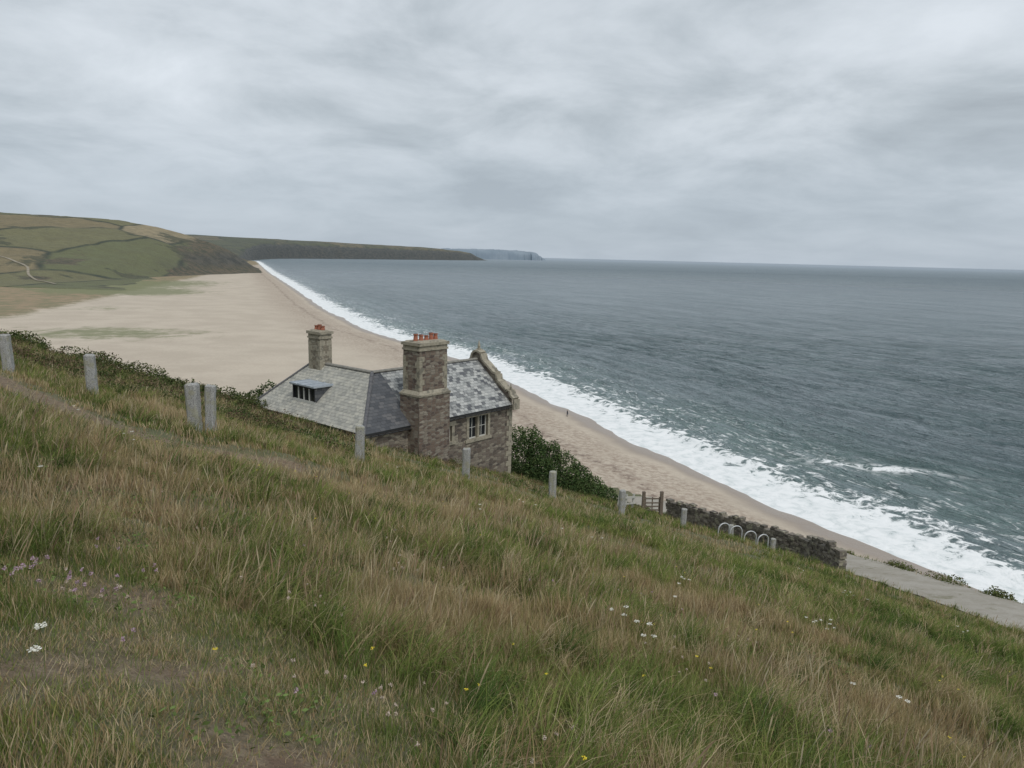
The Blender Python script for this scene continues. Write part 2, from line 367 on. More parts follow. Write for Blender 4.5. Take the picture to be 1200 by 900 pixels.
def terrz(x,y):
    z=plane(x,y)
    D=drop(x,y)
    z=z-.62*D
    nz=(fbm(x/9,y/9,1)-.5)*.55+(fbm(x/2.2,y/2.2,2)-.5)*.44+(fbm(x/.7,y/.7,3,2)-.5)*.14
    r=np.hypot(x,y)
    nz=nz*sstep(0,6,r)
    wm=wornmask(x,y)
    z=z+nz*(1-.6*wm)-.06*wm
    tw=np.abs(x-trackx(y)); ztr=trackz(x,y)-.06
    f=1-sstep(THW+.1,THW+1.3,tw); z=z*(1-f)+ztr*f
    return np.maximum(z,-3.)
m_ground,t,out=newmat('grassy_ground')
P=t.pos(); n=t.noise(P,1.2,6.0,.7); n2=t.noise(P,9.0,5.0,.7); n4=t.noise(P,45.0,4.0,.75)
col=t.mix(t.mr(n,.35,.65),(.10,.125,.05),(.16,.145,.08))
col=t.mix(t.mr(n4,.45,.65,0,.6),col,(.22,.19,.11))
wm=t.attr('worn')
soil=t.mix(t.mr(n2,.35,.65),(.20,.135,.09),(.30,.235,.155)); soil=t.mix(t.mr(n4,.5,.62,0,.6),soil,(.11,.08,.05))
col=t.mix(t.mr(t.M('ADD',wm,t.M('MULTIPLY',t.M('SUBTRACT',n2,.5),.5)),.25,.6),col,soil)
out(principled(t,col,.95,t.bump(t.M('ADD',t.M('ADD',n2,n),t.M('MULTIPLY',n4,.5)),1.0,.06)))
xv=np.concatenate([np.arange(-130,-32,1.6),np.arange(-32,34,.22),np.arange(34,110,1.6)])
yv=np.concatenate([np.arange(-60,0,2.0),np.arange(0,58,.22),np.arange(58,150,1.6)])
XX,YY=np.meshgrid(xv,yv); Z=terrz(XX,YY)
grid_obj('hillside',XX,YY,Z,[m_ground],{'worn':wornmask(XX,YY)})
def tz(x,y): return float(terrz(np.array([x],float),np.array([y],float))[0])

# concrete track
m_track,t,out=newmat('track_concrete'); P=t.pos()
n=t.noise(P,.8,6.0,.7); n2=t.noise(P,12.0,4.0,.7)
col=t.mix(t.mr(n,.35,.65),(.41,.38,.33),(.32,.29,.24)); col=t.mix(t.mr(n2,.4,.7,0,.4),col,(.25,.22,.18))
gr=t.mr(t.noise(P,1.1,5.0,.7),.56,.66,0,.7)
col=t.mix(gr,col,(.17,.16,.09))
out(principled(t,col,.9,t.bump(n2,.5,.02)))
yy=np.arange(-20,62,.5); ww=np.linspace(-THW,THW,9)
W,Y2=np.meshgrid(ww,yy); ej=(fbm(Y2*1.3,np.sign(W)*3,61)-.5)*.5*(np.abs(W)>1.4)
X2=trackx(Y2)+W+ej; Zt=trackz(X2,Y2)+.02*np.cos(W*1.6)
grid_obj('concrete_track',X2,Y2,Zt,[m_track])

# ------------------------------------------------------------------ grass : one mesh of real blades
def tintmat(name,trans):
    m,t,out=newmat(name); c=t.n('ShaderNodeAttribute',attribute_name='tint').outputs['Color']
    df=t.n('ShaderNodeBsdfDiffuse',{'Color':c}).outputs[0]
    if trans: df=t.n('ShaderNodeMixShader',{0:trans,1:df,2:t.n('ShaderNodeBsdfTranslucent',{'Color':c}).outputs[0]}).outputs[0]
    out(df); return m
m_blade=tintmat('grass_blades',.22); m_leaf=tintmat('leaves',0)
C0=np.array([-7.29,36.0]); Ea=np.array([.645,.764]); Eb=np.array([-.764,.645])
def okpos(x,y,Dmax=8):
    D=drop(x,y); ok=(D<Dmax)&(np.abs(x-trackx(y))>THW)
    p=(x-C0[0])*Ea[0]+(y-C0[1])*Ea[1]; q=(x-C0[0])*Eb[0]+(y-C0[1])*Eb[1]
    inh=((p>-.1)&(p<11.4)&(q>-.1)&(q<5.5))|((p>-.1)&(p<5.5)&(q>-.1)&(q<10.0))|((p>2.8)&(p<5.2)&(q>-.95)&(q<1))
    return ok&~inh
G=[[],[],[],[],0]
def add_blades(x,y,z,L,w,az,lean,curve,cb,ct,seg,prof=None):
    n=len(x)
    if n==0: return
    px=x.copy();py=y.copy();pz=z-.03; th=lean.copy(); tw=az+rng.uniform(-1.2,1.2,n); wx=-np.sin(tw);wy=np.cos(tw); ca=np.cos(az);sa=np.sin(az)
    V=np.zeros((n,2*seg+1,3));C=np.zeros((n,2*seg+1,3))
    for i in range(seg+1):
        f=i/seg; ww=(w*(1-f**1.6)*.5) if prof is None else w*.5*prof[i]
        c=cb+(ct-cb)*f
        if i<seg:
            V[:,2*i,0]=px-wx*ww;V[:,2*i,1]=py-wy*ww;V[:,2*i,2]=pz
            V[:,2*i+1,0]=px+wx*ww;V[:,2*i+1,1]=py+wy*ww;V[:,2*i+1,2]=pz
            C[:,2*i]=c;C[:,2*i+1]=c
        else: V[:,2*i,0]=px;V[:,2*i,1]=py;V[:,2*i,2]=pz;C[:,2*i]=c
        h=L/seg*np.sin(th); px=px+ca*h;py=py+sa*h;pz=pz+L/seg*np.cos(th);th=th+curve/seg
    pat=[];tot=[]
    for i in range(seg-1): pat+=[2*i,2*i+1,2*i+3,2*i+2];tot.append(4)
    pat+=[2*seg-2,2*seg-1,2*seg];tot.append(3)
    base=G[4]+np.arange(n)*(2*seg+1)
    G[0].append(V.reshape(-1,3));G[3].append(C.reshape(-1,3));G[1].append((base[:,None]+np.array(pat)[None]).ravel());G[2].append(np.tile(tot,n))
    G[4]+=n*(2*seg+1)
GREENS=np.array([(.085,.14,.042),(.125,.185,.052),(.17,.225,.066),(.21,.255,.082),(.28,.295,.115)])
DRYS=np.array([(.38,.32,.19),(.46,.39,.25),(.31,.235,.14),(.52,.45,.31),(.31,.26,.14)])
REDS=np.array([(.27,.17,.115),(.35,.24,.16),(.42,.34,.23)])
def scatter(n,y0,y1,nb,wbase,seg,ls=1.0,spread=.10):
    y=np.sqrt(rng.random(n)*(y1**2-y0**2)+y0**2); x=(rng.random(n)*2-1)*(.80*y+1.2)
    ok=okpos(x,y); x=x[ok];y=y[ok];n=len(x)
    wm=wornmask(x,y); sm=shortmask(x,y); a=fbm(x/3.4,y/3.4,71); b=fbm(x/.9,y/.9,72,3); c=fbm(x/7,y/7,77,2); e=fbm(x/1.7,y/1.7,79,2); u=rng.random(n)
    left=sstep(.25,-.3,(x-.1*y)/np.maximum(y,2))
    dry=-.03+.17*left+np.maximum(a-.48,0)*1.9+np.maximum(b-.53,0)*2.3+.15*sm
    lush=np.clip((.52-a)*2.6+(c-.45)*1.3+.25*(1-left),0,1)
    isdry=u<dry
    L=(.12+.17*lush+.34*np.maximum(b-.38,0))*rng.uniform(.75,1.25,n)*ls
    L=np.where(isdry,L*1.0+.04,L)*(1-.6*sm)
    worn=wm>.3; L=np.where(worn,rng.uniform(.03,.07,n)*(2-1.2*wm),L); keep=~((wm>.45)&(rng.random(n)<.55))
    lean=np.where(worn,.9,.35+.3*lush); curve=np.where(isdry,.7,.6+1.4*lush)
    gi=np.clip(((e-.5)*4.5+1.9+.8*(a-.5)*4+rng.normal(0,.7,n)),0,4.99).astype(int); di=rng.integers(0,5,n)
    col=np.where((isdry|(worn&(rng.random(n)<.5)))[:,None],DRYS[di],GREENS[gi])
    az0=rng.uniform(0,6.283,n); bias=rng.random(n)
    idx=np.repeat(np.arange(n)[keep],nb); m=len(idx)
    r=spread*np.sqrt(rng.random(m))*ls; aa=rng.uniform(0,6.283,m)
    bx=x[idx]+r*np.cos(aa); by=y[idx]+r*np.sin(aa)
    az=np.where(rng.random(m)<.45+.3*bias[idx],az0[idx]+rng.normal(0,.5,m),rng.uniform(0,6.283,m))
    cb=col[idx]*rng.uniform(.8,1.15,(m,1)); sw=rng.random(m)<.09; cb=np.where(sw[:,None],DRYS[rng.integers(0,5,m)],cb)
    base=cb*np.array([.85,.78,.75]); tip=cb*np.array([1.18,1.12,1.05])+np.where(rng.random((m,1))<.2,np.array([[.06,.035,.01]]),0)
    zt=terrz(bx,by)
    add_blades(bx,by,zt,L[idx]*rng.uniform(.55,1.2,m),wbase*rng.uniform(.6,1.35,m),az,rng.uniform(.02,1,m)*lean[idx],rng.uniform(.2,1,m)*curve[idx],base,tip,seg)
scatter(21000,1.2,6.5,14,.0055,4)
scatter(19000,6.5,13.0,12,.009,3,1.05,.13)
scatter(17000,13.0,26.0,10,.017,3,1.1,.22)
scatter(15000,26.0,60.0,8,.032,2,1.1,.42)
# short turf stubble on the trodden ground near the viewer
m=70000; x=rng.uniform(-5,1.2,m); y=rng.uniform(2.0,6.5,m); ok=(shortmask(x,y)>.15)&(wornmask(x,y)<rng.uniform(.25,.75,m)); x=x[ok];y=y[ok];m=len(x)
cb=np.where((rng.random(m)<.45)[:,None],DRYS[rng.integers(0,5,m)]*.9,GREENS[rng.integers(1,5,m)])*rng.uniform(.7,1.15,(m,1))
add_blades(x,y,terrz(x,y),rng.uniform(.06,.14,m),rng.uniform(.003,.006,m),rng.uniform(0,6.28,m),rng.uniform(.1,1.2,m),rng.uniform(.1,.8,m),cb*.8,cb*1.15,2)
def clumps(n,y0,y1,nb,wb,sg,H0=.42,cols=None,amax=.60,smax=.45):
    y=np.sqrt(rng.random(n)*(y1**2-y0**2)+y0**2); x=(rng.random(n)*2-1)*(.80*y+1.2)
    ok=okpos(x,y)&(wornmask(x,y)<.12)&(shortmask(x,y)<smax)&(fbm(x/3.4,y/3.4,71)<amax); x=x[ok];y=y[ok];n=len(x)
    az0=rng.uniform(-1.2,1.2,n); s=rng.uniform(.7,1.35,n); cols=GREENS[:4] if cols is None else cols; gi=rng.integers(0,len(cols),n)
    idx=np.repeat(np.arange(n),nb);m=len(idx)
    r=.11*s[idx]*np.sqrt(rng.random(m)); aa=rng.uniform(0,6.283,m); bx=x[idx]+r*np.cos(aa);by=y[idx]+r*np.sin(aa)
    az=az0[idx]+rng.normal(0,.9,m); cb=cols[gi][idx]*rng.uniform(.75,1.2,(m,1)); cb=np.where(rng.random((m,1))<.12,DRYS[rng.integers(0,5,m)],cb)
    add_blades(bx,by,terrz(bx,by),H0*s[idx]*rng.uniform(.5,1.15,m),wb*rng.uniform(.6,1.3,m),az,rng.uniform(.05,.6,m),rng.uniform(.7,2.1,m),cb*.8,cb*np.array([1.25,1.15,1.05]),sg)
clumps(900,2.4,9,60,.0062,4); clumps(1700,9,24,42,.013,3); clumps(1100,24,44,30,.026,2)
clumps(240,2.6,9,55,.0045,4,.38,DRYS,.9); clumps(520,9,24,36,.011,3,.38,DRYS,.9)
clumps(90,2.4,6,40,.005,3,.22,None,1.0,1.1)
def stems(n,y0,y1,w,ls=1):
    y=np.sqrt(rng.random(n)*(y1**2-y0**2)+y0**2); x=(rng.random(n)*2-1)*(.80*y+1.2)
    dens=fbm(x/2.3,y/2.3,83,3)+.12*sstep(.3,-.3,x/np.maximum(y,2)); ok=okpos(x,y)&(shortmask(x,y)<.45)&(dens>.525+rng.uniform(-.08,.08,n)); x=x[ok];y=y[ok];n=len(x)
    cb=DRYS[rng.integers(0,5,n)]*.9; ct=np.where(rng.random((n,1))<.45,REDS[rng.integers(0,3,n)],DRYS[rng.integers(0,5,n)])
    add_blades(x,y,terrz(x,y),rng.uniform(.30,.55,n)*ls,w*rng.uniform(.7,1.4,n),rng.normal(.2,1.2,n),rng.uniform(.02,.3,n),rng.uniform(.05,.7,n),cb,ct,6,[.3,.28,.25,.22,.8,1.0,0])
stems(5000,2.0,7,.007); stems(6200,7,15,.010); stems(5400,15,34,.017,.95)
co_=np.concatenate(G[0]);lo=np.concatenate(G[1]);tt=np.concatenate(G[2]);cc_=np.concatenate(G[3])
st_=np.concatenate([[0],np.cumsum(tt)[:-1]])
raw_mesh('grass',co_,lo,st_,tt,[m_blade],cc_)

def leafquads(name,c,size,col,mat=None):
    n=len(c); a=rng.normal(0,1,(n,3)); a[:,2]*=.7; a/=np.linalg.norm(a,axis=1)[:,None]; b=np.cross(a,rng.normal(0,1,(n,3))); b/=np.linalg.norm(b,axis=1)[:,None]
    s=(size*rng.uniform(.6,1.4,n))[:,None]
    V=np.stack([c-a*s*.5,c-b*s*.28,c+a*s*.5,c+b*s*.28],1).reshape(-1,3)
    return raw_mesh(name,V,np.arange(4*n),np.arange(0,4*n,4),np.full(n,4),[mat or m_leaf],np.repeat(col,4,0))
SCR=np.array([(.05,.075,.028),(.075,.095,.035),(.11,.115,.05),(.12,.085,.06),(.155,.125,.07)])
def lowscrub(name,n,sel,nl,R,h,size):
    x=rng.uniform(-34,24,n);y=rng.uniform(15,56,n); ok=okpos(x,y,7)&sel(x,y)&(fbm(x/2.5,y/2.5,91)>.45); x=x[ok];y=y[ok];n=len(x)
    sc=rng.uniform(.6,1.3,n); ci=rng.integers(0,5,n); idx=np.repeat(np.arange(n),nl); m=len(idx)
    rr=np.sqrt(rng.random(m)); aa=rng.uniform(0,6.283,m); lx=x[idx]+rr*R*sc[idx]*np.cos(aa); ly=y[idx]+rr*R*sc[idx]*np.sin(aa)
    lz=terrz(lx,ly)+h*sc[idx]*(1-rr**2)*rng.uniform(.3,1,m)+rng.uniform(0,.05,m)
    leafquads(name,np.stack([lx,ly,lz],1),np.full(m,size),SCR[ci][idx]*rng.uniform(.7,1.3,(m,1)))
lowscrub('heather',5200,lambda x,y:(x<-4-.25*(y-20))&(y>22-.15*(x+5)),100,.6,.42,.075)
lowscrub('bramble',1800,lambda x,y:((y>36)&(x>-6)&(x<12))|((x>trackx(y)+2.2)),90,.5,.36,.07)
n=2600; y=np.sqrt(rng.random(n)*(14**2-4)+4); x=(rng.random(n)*2-1)*(.8*y+1); ok=okpos(x,y)&(fbm(x/1.6,y/1.6,95)>.5); x=x[ok];y=y[ok];n=len(x)
idx=np.repeat(np.arange(n),16); m=len(idx); lx=x[idx]+rng.normal(0,.07,m);ly=y[idx]+rng.normal(0,.07,m)
leafquads('clover_leaves',np.stack([lx,ly,terrz(lx,ly)+rng.uniform(.01,.10,m)],1),np.full(m,.03),np.array([(.13,.18,.06)])*rng.uniform(.7,1.3,(m,1)))

def flowers(name,spots,heads,hr,petal,cols,flat,L0,L1,npet=26):
    Pc=[];Cc=[]
    global G; old=G; G=[[],[],[],[],0]
    for (x0,y0,k,r) in spots:
        x=x0+rng.normal(0,r,k);y=y0+rng.normal(0,r,k);z=terrz(x,y);L=rng.uniform(L0,L1,k)
        add_blades(x,y,z,L,np.full(k,.004),rng.uniform(0,6.28,k),np.full(k,.02),np.full(k,.05),np.tile(GREENS[1],(k,1)),np.tile(GREENS[2],(k,1)),2)
        for i in range(k):
            q=hr*np.sqrt(rng.random(npet));a=rng.uniform(0,6.28,npet); dz=rng.uniform(-.004,.004,npet) if flat else rng.uniform(-hr,hr,npet)*.8
            Pc.append(np.stack([x[i]+q*np.cos(a),y[i]+q*np.sin(a),z[i]-.03+L[i]+dz],1)); Cc.append(np.array(cols)[rng.integers(0,len(cols),npet)]*rng.uniform(.85,1.1,(npet,1)))
    V=np.concatenate(G[0]);lo=np.concatenate(G[1]);tt=np.concatenate(G[2]);cc=np.concatenate(G[3]); G=old
    c=np.concatenate(Pc);cl=np.concatenate(Cc); n=len(c)
    a=rng.normal(0,1,(n,3)); 
    if flat: a[:,2]*=.15
    a/=np.linalg.norm(a,axis=1)[:,None]; b=np.cross(a,np.array([0,0,1.]) if flat else rng.normal(0,1,(n,3))); b/=np.linalg.norm(b,axis=1)[:,None]
    Q=np.stack([c-a*petal*.5,c-b*petal*.35,c+a*petal*.5,c+b*petal*.35],1).reshape(-1,3)
    nv=len(V); st0=np.concatenate([[0],np.cumsum(tt)[:-1]])
    raw_mesh(name,np.concatenate([V,Q]),np.concatenate([lo,nv+np.arange(4*n)]),np.concatenate([st0,len(lo)+np.arange(0,4*n,4)]),np.concatenate([tt,np.full(n,4)]),[m_leaf],np.concatenate([cc,np.repeat(cl,4,0)]))
def rs(n,y0,y1,k,r,xl=-.75,xr=.75):
    o=[]
    for i in range(n):
        y=random.uniform(y0,y1); x=random.uniform(xl,xr)*y; o.append((x,y,random.randint(*k),r))
    return o
flowers('pink_clover_flowers',[(-2.72,4.05,13,.11),(-2.55,4.2,8,.09)]+rs(7,3,9,(1,3),.12,-.6,-.1)+rs(6,4,12,(1,2),.1),0,.012,.010,[(.46,.31,.40),(.40,.26,.36),(.52,.42,.42)],False,.22,.36)
flowers('pale_thrift_flowers',[(-2.5,4.2,8,.15),(-1.1,3.4,6,.2),(-.5,3.5,4,.15)]+rs(22,3,9,(1,4),.14,-.6,.35),0,.010,.009,[(.50,.41,.33),(.56,.47,.40)],False,.20,.34)
flowers('white_yarrow_flowers',[(1.3,6.3,4,.1),(1.15,6.9,3,.1),(5.3,11.2,5,.2),(5.0,11.4,4,.15),(2.9,11.5,4,.2),(-2.05,3.0,2,.05),(8.6,17.5,6,.3)]+rs(14,6,24,(1,3),.15),0,.026,.013,[(.78,.77,.70),(.70,.69,.6)],True,.22,.36,34)
flowers('yellow_hawkbit_flowers',rs(40,3,14,(1,2),.1),0,.012,.011,[(.72,.56,.05),(.78,.64,.08)],True,.18,.32,12)

# ------------------------------------------------------------------ bushes
U=random.uniform
def bush(name,lobes,dens,size,cols):
    Cn=[];Cl=[]
    for (bx,by,bz,rx,ry,rz) in lobes:
        n=int(dens*(rx*ry+rx*rz+ry*rz)/3*12)
        d_=rng.normal(0,1,(n,3)); d_/=np.linalg.norm(d_,axis=1)[:,None]
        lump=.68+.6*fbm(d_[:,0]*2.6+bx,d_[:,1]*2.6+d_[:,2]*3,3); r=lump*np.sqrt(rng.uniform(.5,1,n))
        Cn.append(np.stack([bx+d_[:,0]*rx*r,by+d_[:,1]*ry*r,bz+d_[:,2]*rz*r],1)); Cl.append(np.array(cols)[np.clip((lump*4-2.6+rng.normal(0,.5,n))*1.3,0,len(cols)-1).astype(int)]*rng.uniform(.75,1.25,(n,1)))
    leafquads(name,np.concatenate(Cn),np.full(sum(len(c) for c in Cn),size),np.concatenate(Cl))
lob=[]
for (x_,y_,r,hh) in ((1.2,49,1.5,3.2),(2.4,49.6,1.4,2.9),(3.6,50,1.4,2.5),(4.8,50.3,1.2,2.0),(5.8,50.5,1.1,1.5),(.2,50.5,1.6,3.3),(2.0,47.8,1.2,1.8),(4.0,48.4,1.1,1.4),(1.7,50,.7,3.6),(3.0,50,.6,3.1),(5.0,50.6,.5,2.2),(5.8,49.0,1.0,1.0),(6.8,50.0,.9,1.0)):
    z=tz(x_,y_); lob.append((x_,y_,z+hh*.45,r,r,hh*.62))
TAM=[(.04,.07,.03),(.06,.095,.035),(.085,.12,.045),(.11,.135,.06)]
bush('tamarisk_bush',lob,120,.14,TAM)
bush('shrub',[(-15.6,47.0,tz(-15.6,47.0)+.8,.9,.8,1.2),(-16.6,47.2,tz(-16.6,47.2)+.5,.7,.6,.8)],120,.13,TAM)
gl=[]
for i in range(70):
    x_=U(-36,-14.5); y_=41+(-x_-14)*.22+U(-4.0,4.0); gl.append((x_,y_,tz(x_,y_)+.05,U(.6,1.6),U(.6,1.2),U(.3,.85)))
bush('gorse_scrub',gl,70,.12,[tuple(c) for c in SCR])
gl=[]
for i in range(26):
    x_=U(4,10); y_=50+U(0,3); gl.append((x_,y_,tz(x_,y_)+.1,U(.4,.9),U(.4,.8),U(.2,.45)))
for i in range(130):
    y_=U(16,41); x_=float(trackx(y_))+THW+U(.15,1.2); gl.append((x_,y_,tz(x_,y_)+.08,U(.25,.6),U(.3,.9),U(.18,.46)))
bush('cliff_edge_scrub',gl,80,.10,[(.09,.12,.04),(.13,.15,.06),(.16,.15,.08),(.11,.08,.05)])

# ------------------------------------------------------------------ granite posts
m_gran,t,out=newmat('granite'); P=t.pos()
n=t.noise(P,40.0,4.0,.8); n2=t.noise(P,5.0,5.0,.6)
col=t.mix(t.mr(n,.38,.62),(.20,.20,.195),(.50,.495,.48)); col=t.mix(t.mr(n2,.48,.64,0,.65),col,(.32,.31,.21))
out(principled(t,col,.9,t.bump(n,.8,.02)))
def post(x_,y_,h,wd=.27,rot=0):
    nb=6; V=[];F=[]
    for i in range(nb+1):
        z=-.3+(h+.3)*i/nb; w2=wd*.5*(1-.03*i/nb)
        for j in range(12):
            a=2*math.pi*j/12; cx_,sy_=math.cos(a),math.sin(a); mm=max(abs(cx_),abs(sy_)); rr=w2*(1/mm)**.86*U(.93,1.06)
            V.append((rr*cx_,rr*sy_*.9,z+U(-.01,.01)))
    for i in range(nb):
        for j in range(12): F.append((i*12+j,i*12+(j+1)%12,(i+1)*12+(j+1)%12,(i+1)*12+j))
    b=len(V)
    for j in range(12):
        v=V[nb*12+j]; V.append((v[0]*.8,v[1]*.8,h+.03+U(-.012,.012)))
    for j in range(12): F.append((nb*12+j,nb*12+(j+1)%12,b+(j+1)%12,b+j))
    F.append(tuple(range(b,b+12)))
    o=mesh_obj('granite_post',V,F,[m_gran]); o.location=(x_,y_,tz(x_,y_)); o.rotation_euler=(U(-.03,.03),U(-.04,.04),rot+U(-.2,.2))
post(-13.75,20.0,1.12);post(-11.5,20.0,1.15);post(-7.42,17.0,1.14,.30);post(-7.10,17.1,1.14,.24)
post(-4.4,21.0,1.12);post(-1.65,27.0,1.15,.28);post(1.75,29.0,1.2,.3);post(5.4,34.0,1.2,.3);post(9.35,38.0,1.0,.3)
post(12.9,41.0,.85,.3);post(15.3,40.8,.75,.3)

# ------------------------------------------------------------------ hoops
m_galv=simple('galvanised_metal',(.60,.61,.62),(.5,.51,.52),15,.45,.2,.004,metal=.3)
for (x_,y_) in ((12.3,40.4),(13.0,40.4),(13.8,40.3),(14.5,40.2)):
    R=.36;z0=tz(x_,y_)+.12
    pts=[(-R,-.4)]+[(-R,.3)]+[(R*math.cos(math.pi-a),.42+R*math.sin(a)) for a in np.linspace(0,math.pi,13)]+[(R,.3),(R,-.4)]
    V=[];F=[];n=8;rad=.035
    for i,(px,pz) in enumerate(pts):
        p0=pts[max(i-1,0)];p1=pts[min(i+1,len(pts)-1)]; tx,tz_=p1[0]-p0[0],p1[1]-p0[1]; l=math.hypot(tx,tz_);tx/=l;tz_/=l
        for j in range(n):
            a=2*math.pi*j/n; V.append((px-tz_*rad*math.cos(a),rad*math.sin(a),pz+tx*rad*math.cos(a)))
    for i in range(len(pts)-1):
        for j in range(n): F.append((i*n+j,i*n+(j+1)%n,(i+1)*n+(j+1)%n,(i+1)*n+j))
    o=mesh_obj('metal_hoop',V,F,[m_galv],smooth=True); o.location=(x_,y_,z0); o.rotation_euler=(0,0,.25+U(-.1,.1))

# ------------------------------------------------------------------ dry stone wall
m_wst=[simple('wall_stone_%d'%i,c,tuple(v*.65 for v in c),6.0,.95,.6,.02,c3=(.30,.28,.21),s3=2.5) for i,c in enumerate([(.18,.16,.135),(.23,.20,.165),(.15,.13,.11),(.28,.25,.21)])]
b=MB(); wp=[(17.9,37.4),(17.2,40.4),(15.0,44.2),(13.0,47.4),(11.3,50.0)]
seglen=[math.hypot(wp[i+1][0]-wp[i][0],wp[i+1][1]-wp[i][1]) for i in range(4)]; tot=sum(seglen)
def wallpt(s):
    for i,l in enumerate(seglen):
        if s<=l or i==3: f=s/l; return wp[i][0]+(wp[i+1][0]-wp[i][0])*f, wp[i][1]+(wp[i+1][1]-wp[i][1])*f, math.atan2(wp[i+1][1]-wp[i][1],wp[i+1][0]-wp[i][0])
        s-=l
for row in range(14):
    s=U(0,.2)
    while s<tot:
        L_=U(.18,.5); hgt=.14; x_,y_,an=wallpt(min(s+L_/2,tot)); base=float(plane(x_,y_))-.45
        ztop=base+(row+1)*hgt
        if row<12 or random.random()<.5-.3*(row-12):
            bb=MB(); dd=.27-.006*row+U(-.03,.03)
            bb.box(-L_/2+.01,L_/2-.01,-dd,dd,base+row*hgt+.005,ztop+U(-.01,.05 if row>10 else .0),random.randrange(4),jit=.018)
            ca,sa=math.cos(an),math.sin(an); o0=len(b.v)
            b.v+=[(x_+v[0]*ca-v[1]*sa,y_+v[0]*sa+v[1]*ca,v[2]) for v in bb.v]; b.f+=[tuple(i+o0 for i in f) for f in bb.f]; b.m+=bb.m; b.uv+=bb.uv
        s+=L_
b.obj('dry_stone_wall',m_wst)

# gate
m_wood=simple('weathered_wood',(.13,.10,.075),(.2,.165,.13),12,.9)
m_pw=simple('pale_timber',(.5,.49,.45),(.4,.39,.35),12,.9)
ge=bpy.data.objects.new('wooden_gate',None); scene.collection.objects.link(ge); ge.location=(9.7,48.2,tz(9.7,48.2)+.1); ge.rotation_euler=(0,0,.1)
for nm,xa in (('gate_post_left',-.62),('gate_post_right',.62)):
    q=MB(); q.box(xa-.11,xa+.11,-.11,.11,-.6,1.6,0,top=.015); q.obj(nm,[m_wood],parent=ge)
q=MB()
for z in (.3,.55,.8,1.1): q.box(-.5,.5,-.02,.02,z-.045,z+.045,0)
for xx in (-.48,0,.48): q.box(xx-.04,xx+.04,.021,.05,.2,1.2,0)
q.obj('gate_leaf',[m_wood],parent=ge)
fe=MB()
for i in range(2): fe.box(0,1.9,-.03,.03,.35+.35*i,.44+.35*i,0)
for xx in (.1,.95,1.8): fe.box(xx-.05,xx+.05,.031,.12,-.5,.95,0)
fo_=fe.obj('timber_rail_fence',[m_pw]); fo_.location=(6.2,40.5,tz(7,40.5)); fo_.rotation_euler=(0,.2,.9)

# ------------------------------------------------------------------ house
def rubble(name,cw,ch,cols,mort,mw=.05):
    m,t,out=newmat(name); uv=t.n('ShaderNodeTexCoord').outputs['UV']; P=t.pos()
    V=t.scalev(uv,(1/cw,1/ch,0)); V=t.n('ShaderNodeVectorMath',{0:V,1:t.scalev(t.n('ShaderNodeTexNoise',{'Vector':V,'Scale':.6,'Detail':2.0}).outputs[1],(.6,.35,0))},operation='ADD').outputs[0]
    vo=t.n('ShaderNodeTexVoronoi',{'Vector':V,'Scale':1.0,'Randomness':.7},voronoi_dimensions='2D'); ve=t.n('ShaderNodeTexVoronoi',{'Vector':V,'Scale':1.0,'Randomness':.7},voronoi_dimensions='2D',feature='DISTANCE_TO_EDGE')
    r=t.n('ShaderNodeSeparateColor',{0:vo.outputs['Color']}).outputs[0]
    r=t.M('ADD',t.M('MULTIPLY',r,.85),t.M('MULTIPLY',t.M('SUBTRACT',t.noise(P,.9,4.0,.6),.5),.7))
    cr=t.n('ShaderNodeValToRGB',{0:r}); e=cr.color_ramp.elements
    e[0].position=0;e[0].color=cols[0]+(1,);e[1].position=.95;e[1].color=cols[-1]+(1,)
    for i,c in enumerate(cols[1:-1]): x=e.new((i+1)/(len(cols)-1)*.9); x.color=c+(1,)
    n=t.noise(P,14.0,4.0,.7); col=t.mix(t.mr(n,.4,.7,0,.35),cr.outputs[0],tuple(v*.55 for v in cols[1]))
    ed=t.mr(ve.outputs['Distance'],mw*.4,mw*1.8)
    col=t.mix(ed,mort,col)
    out(principled(t,col,.92,t.bump(t.M('ADD',ed,t.M('MULTIPLY',n,.5)),.9,.03))); return m
def brickmat(name,bw,bh,cols,mort,ms,bias=0.0,noisec=None,bumpd=.03,rough=.9):
    m,t,out=newmat(name); uv=t.n('ShaderNodeTexCoord').outputs['UV']; P=t.pos()
    bt=t.n('ShaderNodeTexBrick',{'Vector':uv,'Color1':(0,0,0),'Color2':(1,1,1),'Mortar':(.5,.5,.5),'Scale':1.0,'Mortar Size':ms,'Mortar Smooth':.2,'Bias':0.0,'Brick Width':bw,'Row Height':bh})
    r=t.n('ShaderNodeSeparateColor',{0:bt.outputs[0]}).outputs[0]
    r2=t.M('ADD',t.M('MULTIPLY',r,.55),t.M('MULTIPLY',t.noise(P,1.1,5.0,.7),.55))
    cr=t.n('ShaderNodeValToRGB',{0:t.mr(t.M('ADD',r2,bias),.15,.95,smooth=False)}); e=cr.color_ramp.elements
    e[0].position=0;e[0].color=cols[0]+(1,);e[1].position=1;e[1].color=cols[-1]+(1,)
    for i,c in enumerate(cols[1:-1]): x=e.new((i+1)/(len(cols)-1)); x.color=c+(1,)
    n=t.noise(P,14.0,4.0,.7)
    col=t.mix(t.mr(n,.4,.7,0,.3),cr.outputs[0],tuple(v*.6 for v in cols[1]))
    if noisec: col=t.mix(t.mr(t.noise(P,noisec[1],5.0,.7),noisec[2],noisec[2]+.1,0,noisec[3]),col,noisec[0])
    col=t.mix(bt.outputs['Fac'],col,mort)
    hh=t.M('SUBTRACT',t.M('MULTIPLY',r,.5),bt.outputs['Fac'])
    out(principled(t,col,rough,t.bump(t.M('ADD',hh,t.M('MULTIPLY',n,.4)),.8,bumpd))); return m
